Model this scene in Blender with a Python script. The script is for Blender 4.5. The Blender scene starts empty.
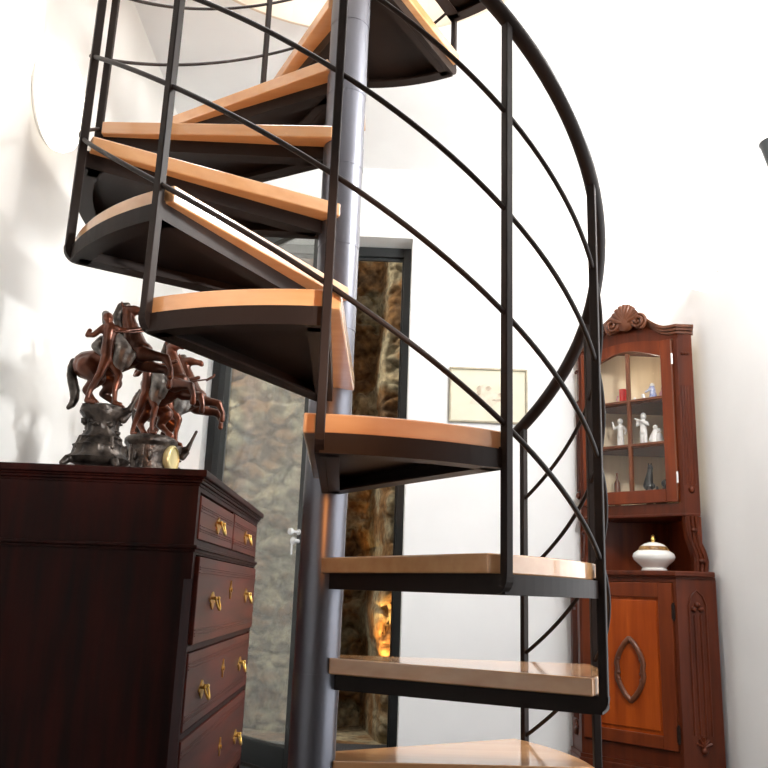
import bpy, bmesh, math, random
from mathutils import Vector, Matrix, noise

random.seed(7)
SC = bpy.context.scene
COL = SC.collection
PI = math.pi

# ------------------------------------------------------------------ materials
def srgb(r, g, b):
    def f(c):
        c /= 255.0
        return c / 12.92 if c <= 0.04045 else ((c + 0.055) / 1.055) ** 2.4
    return (f(r), f(g), f(b), 1.0)

def new_mat(name):
    m = bpy.data.materials.new(name)
    m.use_nodes = True
    nt = m.node_tree
    b = nt.nodes['Principled BSDF']
    return m, nt, b

def mat_plain(name, c1, c2=None, rough=0.6, metal=0.0, scale=6.0, bump=0.0, stretch=(1, 1, 1), spec=0.5, detail=4, coat=0.0, contrast=(0.35, 0.65)):
    m, nt, b = new_mat(name)
    b.inputs['Roughness'].default_value = rough
    b.inputs['Metallic'].default_value = metal
    b.inputs['Specular IOR Level'].default_value = spec
    b.inputs['Coat Weight'].default_value = coat
    b.inputs['Coat Roughness'].default_value = 0.15
    c2 = c2 or c1
    tc = nt.nodes.new('ShaderNodeTexCoord')
    mp = nt.nodes.new('ShaderNodeMapping')
    mp.inputs['Scale'].default_value = stretch
    nz = nt.nodes.new('ShaderNodeTexNoise')
    nz.inputs['Scale'].default_value = scale
    nz.inputs['Detail'].default_value = detail
    cr = nt.nodes.new('ShaderNodeValToRGB')
    cr.color_ramp.elements[0].color = c1
    cr.color_ramp.elements[1].color = c2
    cr.color_ramp.elements[0].position = contrast[0]
    cr.color_ramp.elements[1].position = contrast[1]
    L = nt.links.new
    L(tc.outputs['Object'], mp.inputs['Vector'])
    L(mp.outputs['Vector'], nz.inputs['Vector'])
    L(nz.outputs['Fac'], cr.inputs['Fac'])
    L(cr.outputs['Color'], b.inputs['Base Color'])
    if bump:
        bp = nt.nodes.new('ShaderNodeBump')
        bp.inputs['Strength'].default_value = bump
        bp.inputs['Distance'].default_value = 0.01
        L(nz.outputs['Fac'], bp.inputs['Height'])
        L(bp.outputs['Normal'], b.inputs['Normal'])
    return m

def mat_wood(name, c1, c2, scale=1.0, along='z', rough=0.4, coat=0.0, spec=0.5):
    st = {'x': (1.2, 14, 14), 'y': (14, 1.2, 14), 'z': (14, 14, 1.2)}[along]
    st = tuple(s * scale for s in st)
    return mat_plain(name, c1, c2, rough=rough, scale=2.2, stretch=st, detail=8, coat=coat, bump=0.04, spec=spec, contrast=(0.3, 0.7))

def mat_emit(name, col, strength):
    m, nt, b = new_mat(name)
    b.inputs['Base Color'].default_value = col
    b.inputs['Emission Color'].default_value = col
    b.inputs['Emission Strength'].default_value = strength
    return m

def mat_glass(name, refl, tint=(1, 1, 1, 1), rough=0.02):
    m = bpy.data.materials.new(name)
    m.use_nodes = True
    nt = m.node_tree
    nt.nodes.clear()
    out = nt.nodes.new('ShaderNodeOutputMaterial')
    mx = nt.nodes.new('ShaderNodeMixShader')
    tr = nt.nodes.new('ShaderNodeBsdfTransparent')
    gl = nt.nodes.new('ShaderNodeBsdfGlossy')
    lw = nt.nodes.new('ShaderNodeLayerWeight')
    pw = nt.nodes.new('ShaderNodeMath'); pw.operation = 'POWER'; pw.inputs[1].default_value = 4.0
    ml = nt.nodes.new('ShaderNodeMath'); ml.operation = 'MULTIPLY'; ml.inputs[1].default_value = 0.5
    ma = nt.nodes.new('ShaderNodeMath')
    ma.operation = 'ADD'
    ma.use_clamp = True
    ma.inputs[1].default_value = refl
    lw.inputs['Blend'].default_value = 0.5
    tr.inputs['Color'].default_value = tint
    gl.inputs['Roughness'].default_value = rough
    L = nt.links.new
    L(lw.outputs['Facing'], pw.inputs[0]); L(pw.outputs[0], ml.inputs[0]); L(ml.outputs[0], ma.inputs[0])
    L(ma.outputs[0], mx.inputs[0])
    L(tr.outputs[0], mx.inputs[1])
    L(gl.outputs[0], mx.inputs[2])
    L(mx.outputs[0], out.inputs['Surface'])
    return m

def mat_rock(name):
    m, nt, b = new_mat(name)
    b.inputs['Roughness'].default_value = 0.9
    b.inputs['Specular IOR Level'].default_value = 0.2
    tc = nt.nodes.new('ShaderNodeTexCoord')
    n1 = nt.nodes.new('ShaderNodeTexNoise'); n1.inputs['Scale'].default_value = 4.5; n1.inputs['Detail'].default_value = 8
    n2 = nt.nodes.new('ShaderNodeTexNoise'); n2.inputs['Scale'].default_value = 28; n2.inputs['Detail'].default_value = 6
    r1 = nt.nodes.new('ShaderNodeValToRGB')
    e = r1.color_ramp.elements
    e[0].position = 0.30; e[0].color = srgb(104, 82, 60)
    e[1].position = 0.72; e[1].color = srgb(190, 172, 138)
    k = e.new(0.45); k.color = srgb(140, 104, 66)
    k = e.new(0.58); k.color = srgb(160, 150, 124)
    r2 = nt.nodes.new('ShaderNodeValToRGB')
    r2.color_ramp.elements[0].position = 0.3; r2.color_ramp.elements[0].color = (0.45, 0.42, 0.4, 1)
    r2.color_ramp.elements[1].position = 0.65; r2.color_ramp.elements[1].color = (1.1, 1.08, 1.02, 1)
    mx = nt.nodes.new('ShaderNodeMixRGB'); mx.blend_type = 'MULTIPLY'; mx.inputs[0].default_value = 1
    bp = nt.nodes.new('ShaderNodeBump'); bp.inputs['Strength'].default_value = 0.6; bp.inputs['Distance'].default_value = 0.02
    L = nt.links.new
    L(tc.outputs['Object'], n1.inputs['Vector']); L(tc.outputs['Object'], n2.inputs['Vector'])
    L(n1.outputs['Fac'], r1.inputs['Fac']); L(n2.outputs['Fac'], r2.inputs['Fac'])
    L(r1.outputs['Color'], mx.inputs[1]); L(r2.outputs['Color'], mx.inputs[2])
    L(mx.outputs[0], b.inputs['Base Color'])
    L(n2.outputs['Fac'], bp.inputs['Height']); L(bp.outputs['Normal'], b.inputs['Normal'])
    return m

M = {}
M['wall'] = mat_plain('white_plaster', srgb(243, 243, 243), srgb(247, 247, 247), rough=0.85, scale=3, spec=0.2)
M['soffit'] = mat_plain('shaded_plaster', srgb(222, 206, 186), srgb(228, 214, 196), rough=0.85, scale=3, spec=0.2)  # beige carries the shade inside the stairwell opening
M['wall_dimmed'] = mat_plain('dimmed_plaster', srgb(230, 228, 223), srgb(234, 232, 228), rough=0.85, scale=3, spec=0.2)  # darkened so the left wall reads less lit and its lamp stands out
M['rear'] = mat_plain('warm_bounce_plaster', srgb(120, 74, 48), srgb(132, 84, 56), rough=0.9, scale=3, spec=0.2)  # unseen wall; dark warm tone chosen for its orange bounce on front faces
M['floor'] = mat_plain('dark_speckled_floor', srgb(22, 22, 24), srgb(74, 74, 76), rough=0.8, scale=160, detail=2, contrast=(0.45, 0.6))
M['steel'] = mat_plain('charcoal_steel', srgb(30, 20, 15), srgb(36, 24, 18), rough=0.5, metal=0.0, scale=8, spec=0.2)
M['column'] = mat_plain('grey_column_paint', srgb(112, 113, 121), srgb(120, 121, 129), rough=0.36, metal=0.8, scale=5, spec=0.5)
M['frame'] = mat_plain('anthracite_frame', srgb(40, 43, 44), srgb(46, 49, 50), rough=0.45, scale=5)
M['tread'] = mat_wood('pale_beech', srgb(200, 142, 90), srgb(214, 162, 112), along='x', rough=0.3, coat=1.0)
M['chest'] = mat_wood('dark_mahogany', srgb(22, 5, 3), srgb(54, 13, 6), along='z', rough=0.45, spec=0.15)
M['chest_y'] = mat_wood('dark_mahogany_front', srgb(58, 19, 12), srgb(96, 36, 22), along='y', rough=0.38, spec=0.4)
M['cab'] = mat_wood('red_mahogany', srgb(70, 27, 11), srgb(98, 42, 19), along='z', rough=0.36, spec=0.3)
M['cab_door'] = mat_wood('orange_mahogany', srgb(92, 37, 14), srgb(122, 54, 23), along='z', rough=0.36, spec=0.3)
M['cab_panel'] = mat_wood('flame_mahogany', srgb(140, 54, 10), srgb(176, 80, 22), along='z', rough=0.36, spec=0.3)
M['cab_in'] = mat_wood('cabinet_lining', srgb(222, 202, 168), srgb(232, 214, 182), along='z', rough=0.6)
M['carve'] = mat_wood('carved_walnut', srgb(84, 44, 24), srgb(118, 66, 38), along='z', rough=0.4, coat=0.1)
M['brass'] = mat_plain('brass', srgb(226, 180, 90), srgb(244, 212, 130), rough=0.28, metal=1.0, scale=20)
M['dial'] = mat_plain('pale_gilt_dial', srgb(190, 176, 120), srgb(214, 200, 150), rough=0.35, metal=0.5, scale=30)
M['bronze'] = mat_plain('brown_bronze', srgb(52, 28, 18), srgb(116, 64, 42), rough=0.28, metal=0.6, scale=14, coat=0.2)
M['bronze_dark'] = mat_plain('dark_bronze', srgb(30, 25, 22), srgb(84, 74, 66), rough=0.36, metal=0.5, scale=40, bump=0.5)
M['bronze_grey'] = mat_plain('grey_bronze', srgb(92, 88, 84), srgb(140, 134, 128), rough=0.4, metal=0.5, scale=40, bump=0.5)
M['porcelain'] = mat_plain('porcelain', srgb(240, 238, 234), srgb(246, 244, 240), rough=0.15, scale=10)
M['blue_porcelain'] = mat_plain('blue_porcelain', srgb(120, 140, 200), srgb(220, 224, 238), rough=0.2, scale=60)
M['pink'] = mat_plain('pink_glaze', srgb(214, 150, 160), srgb(226, 170, 178), rough=0.2)
M['red'] = mat_plain('red_glaze', srgb(214, 14, 14), srgb(230, 24, 20), rough=0.15)
M['black'] = mat_plain('black_glaze', srgb(18, 16, 16), srgb(34, 30, 28), rough=0.3)
M['brown_band'] = mat_plain('brown_band', srgb(110, 74, 40), srgb(176, 136, 80), rough=0.3, scale=60)
M['chrome'] = mat_plain('chrome', srgb(235, 235, 235), srgb(242, 242, 242), rough=0.25, metal=0.2, scale=6)
M['paper'] = mat_plain('cream_paper', srgb(226, 222, 200), srgb(230, 226, 206), rough=0.8, scale=8)
M['sketch'] = mat_plain('sepia_wash', srgb(222, 208, 188), srgb(236, 226, 208), rough=0.8, scale=40)
M['sketch_dark'] = mat_plain('sepia_ink', srgb(176, 160, 140), srgb(214, 200, 180), rough=0.8, scale=60)
M['gilt'] = mat_plain('grey_gilt', srgb(150, 142, 122), srgb(178, 168, 144), rough=0.45, metal=0.2, scale=20)
M['rock'] = mat_rock('rough_rock')
M['glass_door'] = mat_glass('door_glass', 0.20, tint=(0.93, 0.96, 0.95, 1))
M['glass_cab'] = mat_glass('cabinet_glass', 0.025)
M['opal'] = mat_emit('lit_opal_glass', srgb(255, 250, 240), 2.0)
M['bulb'] = mat_emit('warm_bulb', srgb(255, 190, 110), 6.0)

M['tread'].node_tree.nodes['Principled BSDF'].inputs['Coat IOR'].default_value = 1.75
M['tread'].node_tree.nodes['Principled BSDF'].inputs['Coat Roughness'].default_value = 0.08

# ------------------------------------------------------------------ mesh builder
class MB:
    def __init__(self):
        self.bm = bmesh.new()

    def _merge(self, tmp, mat=None, smooth=True):
        for f_ in tmp.faces:
            f_.smooth = smooth
        if mat is not None:
            tmp.transform(mat)
        me = bpy.data.meshes.new('tmp')
        tmp.to_mesh(me)
        tmp.free()
        self.bm.from_mesh(me)
        bpy.data.meshes.remove(me)
        return self

    def box(self, lo, hi, bev=0.0, mat=None, seg=2):
        t = bmesh.new()
        bmesh.ops.create_cube(t, size=1)
        lo, hi = Vector(lo), Vector(hi)
        for v in t.verts:
            v.co = Vector(((lo.x + hi.x) / 2 + v.co.x * (hi.x - lo.x), (lo.y + hi.y) / 2 + v.co.y * (hi.y - lo.y), (lo.z + hi.z) / 2 + v.co.z * (hi.z - lo.z)))
        if bev:
            bmesh.ops.bevel(t, geom=t.edges[:], offset=bev, segments=seg, affect='EDGES', profile=0.5, clamp_overlap=True)
        return self._merge(t, mat, False)

    def prism(self, poly, z0, z1, mat=None, bev=0.0, seg=2):
        t = bmesh.new()
        a = [t.verts.new((p[0], p[1], z0)) for p in poly]
        b = [t.verts.new((p[0], p[1], z1)) for p in poly]
        n = len(poly)
        t.faces.new(a[::-1])
        t.faces.new(b)
        for i in range(n):
            t.faces.new((a[i], a[(i + 1) % n], b[(i + 1) % n], b[i]))
        bmesh.ops.recalc_face_normals(t, faces=t.faces[:])
        if bev:
            bmesh.ops.bevel(t, geom=t.edges[:], offset=bev, segments=seg, affect='EDGES', profile=0.5, clamp_overlap=True)
        return self._merge(t, mat, False)

    def tube(self, pts, r, n=10, mat=None, closed=False):
        t = bmesh.new()
        pts = [Vector(p) for p in pts]
        k = len(pts)
        rs = r if isinstance(r, (list, tuple)) else [r] * k
        rings = []
        up = None
        for i, p in enumerate(pts):
            if closed:
                d = pts[(i + 1) % k] - pts[i - 1]
            else:
                d = pts[min(i + 1, k - 1)] - pts[max(i - 1, 0)]
            d.normalize()
            if up is None:
                up = Vector((0, 0, 1)) if abs(d.z) < 0.9 else Vector((1, 0, 0))
            s = d.cross(up)
            if s.length < 1e-6:
                s = d.orthogonal()
            s.normalize()
            u = s.cross(d)
            up = u
            rings.append([t.verts.new(p + (s * math.cos(2 * PI * j / n) + u * math.sin(2 * PI * j / n)) * rs[i]) for j in range(n)])
        for i in range(k if closed else k - 1):
            A, B = rings[i], rings[(i + 1) % k]
            for j in range(n):
                t.faces.new((A[j], A[(j + 1) % n], B[(j + 1) % n], B[j]))
        if not closed:
            t.faces.new(rings[0][::-1])
            t.faces.new(rings[-1])
        bmesh.ops.recalc_face_normals(t, faces=t.faces[:])
        return self._merge(t, mat)

    def lathe(self, prof, n=32, mat=None, sx=1.0, sy=1.0, wob=None):
        # prof: list of (r, z) bottom to top
        t = bmesh.new()
        rings = []
        for r, z in prof:
            if r < 1e-5:
                rings.append([t.verts.new((0, 0, z))])
            else:
                ring = []
                for j in range(n):
                    a = 2 * PI * j / n
                    w = wob(a, z) if wob else 1.0
                    ring.append(t.verts.new((r * w * sx * math.cos(a), r * w * sy * math.sin(a), z)))
                rings.append(ring)
        for A, B in zip(rings, rings[1:]):
            for j in range(n):
                q = [A[j % len(A)], A[(j + 1) % len(A)], B[(j + 1) % len(B)], B[j % len(B)]]
                q2 = []
                for v in q:
                    if v not in q2:
                        q2.append(v)
                if len(q2) >= 3:
                    t.faces.new(q2)
        if len(rings[0]) > 1:
            t.faces.new(rings[0][::-1])
        if len(rings[-1]) > 1:
            t.faces.new(rings[-1])
        bmesh.ops.recalc_face_normals(t, faces=t.faces[:])
        return self._merge(t, mat)

    def ball(self, c, r, s=(1, 1, 1), sub=2, mat=None):
        t = bmesh.new()
        bmesh.ops.create_icosphere(t, subdivisions=sub, radius=r)
        for v in t.verts:
            v.co = Vector((v.co.x * s[0] + c[0], v.co.y * s[1] + c[1], v.co.z * s[2] + c[2]))
        return self._merge(t, mat)

    def capsule(self, a, b, ra, rb):
        a, b = Vector(a), Vector(b)
        L = (b - a).length
        k = max(2, int(L / (0.45 * min(ra, rb))) + 1)
        for i in range(k + 1):
            f = i / k
            self.ball(a.lerp(b, f), ra + (rb - ra) * f, sub=2)
        return self

    def chain(self, pts):
        for (a, ra), (b, rb) in zip(pts, pts[1:]):
            self.capsule(a, b, ra, rb)
        return self

    def build(self, name, mat, parent=None, space=None, sharp=50, remesh=0.0, smooth_n=0):
        if space is not None:
            self.bm.transform(MATS[space.name].inverted())
        for e_ in self.bm.edges:
            if len(e_.link_faces) == 2:
                e_.smooth = all(f_.smooth for f_ in e_.link_faces) and e_.calc_face_angle(0) < math.radians(sharp)
        me = bpy.data.meshes.new(name)
        self.bm.to_mesh(me)
        self.bm.free()
        if remesh:
            o = bpy.data.objects.new('tmp_remesh', me)
            COL.objects.link(o)
            md = o.modifiers.new('r', 'REMESH')
            md.mode = 'VOXEL'
            md.voxel_size = remesh
            if smooth_n:
                sm = o.modifiers.new('s', 'SMOOTH')
                sm.iterations = smooth_n
                sm.factor = 0.5
            dg = bpy.context.evaluated_depsgraph_get()
            me2 = bpy.data.meshes.new_from_object(o.evaluated_get(dg))
            bpy.data.objects.remove(o)
            bpy.data.meshes.remove(me)
            me = me2
            me.name = name
            for p in me.polygons:
                p.use_smooth = True
        else:
            pass
        me.materials.clear()
        me.materials.append(mat)
        o = bpy.data.objects.new(name, me)
        COL.objects.link(o)
        if parent is not None:
            o.parent = parent
        return o

MATS = {}
def tag(o, label, cat, group=None, kind=None):
    o['label'] = label
    o['category'] = cat
    if group:
        o['group'] = group
    if kind:
        o['kind'] = kind
    return o

def thing(name, label, cat, loc=(0, 0, 0), rz=0.0, group=None, kind=None):
    e = bpy.data.objects.new(name, None)
    COL.objects.link(e)
    e.empty_display_size = 0.1
    e.location = loc
    e.rotation_euler = (0, 0, rz)
    MATS[e.name] = Matrix.Translation(Vector(loc)) @ Matrix.Rotation(rz, 4, 'Z')
    return tag(e, label, cat, group, kind)

def copy_thing(root, loc, rz, label, group=None):
    r = root.copy()
    COL.objects.link(r)
    r.location = loc
    r.rotation_euler = (0, 0, rz)
    r['label'] = label
    if group:
        r['group'] = group
    def rec(src, dst):
        for ch in list(src.children):
            c = ch.copy()
            COL.objects.link(c)
            c.parent = dst
            rec(ch, c)
    rec(root, r)
    return r

# ------------------------------------------------------------------ room constants
XL, XR, YB, YR, ZC = -0.955, 1.428, 3.94, -2.4, 2.82
STX, STY = -0.104, 2.048
OX0, OX1, OZ = -0.80, 0.172, 2.44            # doorway in the back wall

def struct(name, mb, m, label, cat, sharp=60):
    o = mb.build(name, m, sharp=sharp)
    return tag(o, label, cat, kind='structure')

# floor, walls, ceiling
struct('floor', MB().box((XL - 0.1, YR - 0.1, -0.1), (XR + 0.1, 4.3, 0)), M['floor'], 'dark speckled floor of the room', 'floor')
struct('wall_left', MB().box((XL - 0.15, YR, 0), (XL, YB, ZC)), M['wall_dimmed'], 'plaster wall on the left behind the chest of drawers, darkened to look less lit', 'wall')
w = MB()
w.box((XL - 0.15, YB, 0), (OX0, YB + 0.22, ZC))
w.box((OX1, YB, 0), (XR + 0.15, YB + 0.22, ZC))
w.box((OX0, YB, OZ), (OX1, YB + 0.22, ZC))
struct('wall_back', w, M['wall'], 'white plaster back wall with the doorway and the small picture', 'wall')
WY0, WY1, WZ1 = 1.0, 2.72, 1.95
w = MB()
w.box((XR, WY1, 0), (XR + 0.15, YB, ZC))
w.box((XR, YR, 0), (XR + 0.15, WY0, ZC))
w.box((XR, WY0, WZ1), (XR + 0.15, WY1, ZC))
struct('wall_right', w, M['wall'], 'white plaster wall on the right beside the corner cabinet', 'wall')
struct('wall_rear', MB().box((XL - 0.15, YR - 0.15, 0), (XR + 0.15, YR, ZC)), M['rear'], 'unseen wall behind the viewer, coloured terracotta for warm bounce light', 'wall')

# ceiling with the round stairwell opening
RH = 0.755
bm = bmesh.new()
rect = [bm.verts.new(p) for p in ((XL - 0.15, YR, ZC), (XR + 0.15, YR, ZC), (XR + 0.15, YB + 0.22, ZC), (XL - 0.15, YB + 0.22, ZC))]
NC = 72
circ = [bm.verts.new((STX + RH * math.cos(2 * PI * i / NC), STY + RH * math.sin(2 * PI * i / NC), ZC)) for i in range(NC)]
ed = [bm.edges.new((rect[i], rect[(i + 1) % 4])) for i in range(4)] + [bm.edges.new((circ[i], circ[(i + 1) % NC])) for i in range(NC)]
bmesh.ops.triangle_fill(bm, edges=ed, use_beauty=True)
for f in list(bm.faces):
    c = f.calc_center_median()
    if math.hypot(c.x - STX, c.y - STY) < RH * 0.9 and all(v in circ for v in f.verts):
        bm.faces.remove(f)
geo = bmesh.ops.extrude_face_region(bm, geom=bm.faces[:])
for v in [g for g in geo['geom'] if isinstance(g, bmesh.types.BMVert)]:
    v.co.z += 0.30
bmesh.ops.recalc_face_normals(bm, faces=bm.faces[:])
cm = MB(); cm.bm.free(); cm.bm = bm
ceiling = struct('ceiling', cm, M['wall'], 'white ceiling with a round opening for the staircase', 'ceiling')
t = MB()
outer = [(STX + (RH + 0.0) * math.cos(2 * PI * i / NC), STY + RH * math.sin(2 * PI * i / NC)) for i in range(NC)]
bm = t.bm
lo = [bm.verts.new((x, y, 2.768)) for x, y in outer]; hi = [bm.verts.new((x, y, ZC + 0.30)) for x, y in outer]
inn = [(STX + (RH - 0.012) * math.cos(2 * PI * i / NC), STY + (RH - 0.012) * math.sin(2 * PI * i / NC)) for i in range(NC)]
lo2 = [bm.verts.new((x, y, 2.768)) for x, y in inn]; hi2 = [bm.verts.new((x, y, ZC + 0.30)) for x, y in inn]
for i in range(NC):
    j = (i + 1) % NC
    bm.faces.new((lo[i], lo[j], lo2[j], lo2[i])); bm.faces.new((lo2[i], lo2[j], hi2[j], hi2[i])); bm.faces.new((hi2[i], hi2[j], hi[j], hi[i])); bm.faces.new((hi[i], hi[j], lo[j], lo[i]))
bmesh.ops.recalc_face_normals(bm, faces=bm.faces[:])
struct('trim_1', t, M['soffit'], 'plastered rim of the round stairwell opening, shade put into its colour', 'trim')

# French window on the right wall (beside the viewer)
fw = MB()
for y in (WY0, (WY0 + WY1) / 2 - 0.03, WY1 - 0.06):
    fw.box((XR + 0.03, y, 0.0), (XR + 0.09, y + 0.06, WZ1))
fw.box((XR + 0.031, WY0, WZ1 - 0.06), (XR + 0.089, WY1, WZ1)); fw.box((XR + 0.031, WY0, 0), (XR + 0.089, WY1, 0.08))
struct('window_1', fw, M['wall'], 'white French window frame in the right wall', 'window')

# ------------------------------------------------------------------ rock wall behind the doorway
bm = bmesh.new()
NX, NZ = 260, 260
rx0, rx1, rz0, rz1 = -2.3, 1.1, -0.05, 3.1
grid = []
def sstep(a, b, x):
    t = min(1, max(0, (x - a) / (b - a)))
    return t * t * (3 - 2 * t)
for j in range(NZ):
    row = []
    for i in range(NX):
        x = rx0 + (rx1 - rx0) * i / (NX - 1)
        z = rz0 + (rz1 - rz0) * j / (NZ - 1)
        q = Vector((x * 5.0 + 0.7 * noise.noise(Vector((x * 6, z * 6, 3))), z * 7.5 + 0.7 * noise.noise(Vector((x * 6, z * 6, 9))), 1.3))
        d, _ = noise.voronoi(q)
        joint = sstep(0.0, 0.16, d[1] - d[0])
        big = noise.noise(Vector((x * 1.7, z * 1.3, 5.1)))
        y = 4.78 - 0.040 * joint - 0.10 * big - 0.05 * noise.noise(Vector((x * 11, z * 11, 2))) - 0.015 * noise.noise(Vector((x * 30, z * 30, 4)))
        ridge = 0.095 + 0.05 * noise.noise(Vector((0.3, z * 2.5, 7)))
        y -= 0.30 * sstep(ridge - 0.05, ridge + 0.03, x) * (1 - sstep(1.25, 1.75, z)) 
        y += 0.28 * sstep(-0.22, -0.1, x) * (1 - sstep(ridge - 0.09, ridge - 0.02, x))
        row.append(bm.verts.new((x, y, z)))
    grid.append(row)
for j in range(NZ - 1):
    for i in range(NX - 1):
        bm.faces.new((grid[j][i], grid[j][i + 1], grid[j + 1][i + 1], grid[j + 1][i]))
for f_ in bm.faces:
    f_.smooth = True
t = MB(); t.bm.free(); t.bm = bm
struct('wall_rock', t, M['rock'], 'rough natural stone wall in the passage behind the glass door', 'wall', sharp=180)
struct('floor_passage', MB().box((-2.3, 4.3, -0.12), (1.2, 5.3, -0.02)), M['rock'], 'stone floor of the passage behind the door', 'floor')

# ------------------------------------------------------------------ door: fixed frame + open glass leaf
dr = thing('door_1', 'dark metal framed doorway with an open glass leaf and stone behind', 'door', (OX0, 4.07, 0), kind='structure')
f = MB()
FY0, FY1 = 4.07, 4.105
f.box((OX0, FY0, 0), (OX0 + 0.05, FY1, OZ), 0.003)
f.box((OX1 - 0.036, FY0, 0), (OX1, FY1, OZ), 0.003)
f.box((OX1 - 0.044, FY0 + 0.02, 0), (OX1 - 0.036, FY1, OZ - 0.05), 0.002)
f.box((OX0 + 0.05, FY0, OZ - 0.05), (OX1 - 0.036, FY1, OZ), 0.003)
f.box((OX0 + 0.05, FY0 + 0.02, OZ - 0.066), (OX1 - 0.044, FY1, OZ - 0.05), 0.002)
f.build('door_frame', M['frame'], dr, space=dr)
LH = Vector((OX0 + 0.055, 4.055, 0))
LD = Vector((0.66, -0.75, 0)).normalized()
LN = Vector((-LD.y * -1, 0, 0))
lm = Matrix.Translation(LH) @ Matrix.Rotation(math.atan2(LD.y, LD.x), 4, 'Z')     # local x along leaf, local -y towards the room
LW, LZ0, LZ1 = 0.80, 0.015, OZ - 0.07
leaf = MB()
leaf.box((0, -0.02, LZ0), (0.055, 0.02, LZ1), 0.003, mat=lm)
leaf.box((LW - 0.085, -0.02, LZ0), (LW, 0.02, LZ1), 0.003, mat=lm)
leaf.box((0.055, -0.02, LZ0), (LW - 0.085, 0.02, LZ0 + 0.09), 0.003, mat=lm)
leaf.box((0.055, -0.02, LZ1 - 0.07), (LW - 0.085, 0.02, LZ1), 0.003, mat=lm)
lf = leaf.build('door_leaf', M['frame'], dr, space=dr)
MB().box((0.05, -0.004, LZ0 + 0.085), (LW - 0.08, 0.004, LZ1 - 0.065), mat=lm).build('glass', M['glass_door'], lf, space=dr)
k = MB()
rotx = Matrix.Rotation(PI / 2, 4, 'X')
kx = LW - 0.07
k.lathe([(0.012, 0), (0.012, 0.004), (0.005, 0.005), (0.005, 0.03), (0.011, 0.033), (0.015, 0.040), (0.013, 0.048), (0.0, 0.05)], n=20, mat=lm @ Matrix.Translation((kx, -0.02, 0.93)) @ rotx)
k.build('door_knob', M['chrome'], lf, space=dr)
k = MB()
k.lathe([(0.009, 0), (0.009, 0.024), (0.015, 0.026), (0.016, 0.030), (0.012, 0.034), (0.0, 0.035)], n=20, mat=lm @ Matrix.Translation((kx, -0.02, 0.893)) @ rotx)
k.box((kx - 0.0035, -0.055, 0.838), (kx + 0.0035, -0.050, 0.884), 0.001, mat=lm)
k.build('key', M['chrome'], lf, space=dr)

# ------------------------------------------------------------------ spiral staircase (local origin at the column's foot)
A0, DA = math.radians(33.37), math.radians(30.437)
R, RISE, T0 = 0.657, 0.22, 0.111
st = thing('spiral_staircase', 'charcoal steel spiral staircase with pale wooden treads around a grey column', 'staircase', (STX, STY, 0))
def ang(n): return A0 - DA * n
TT = [0.111, 0.334, 0.554, 0.775, 0.994, 1.217, 1.440, 1.664, 1.890, 2.106, 2.325, 2.540, 2.758, 2.978]   # measured tread heights
def ttop(n): return TT[n]
NT = 13
c = MB()
c.lathe([(0.053, 0), (0.053, 4.0)], n=48)
for n in range(1, NT + 1):
    c.lathe([(0.0525, ttop(n) - 0.100), (0.0540, ttop(n) - 0.100), (0.0540, ttop(n) - 0.037), (0.0525, ttop(n) - 0.037)], n=48)
c.lathe([(0.12, 0.0), (0.12, 0.012), (0.056, 0.013)], n=40)
c.build('center_column', M['column'], st)

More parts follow.
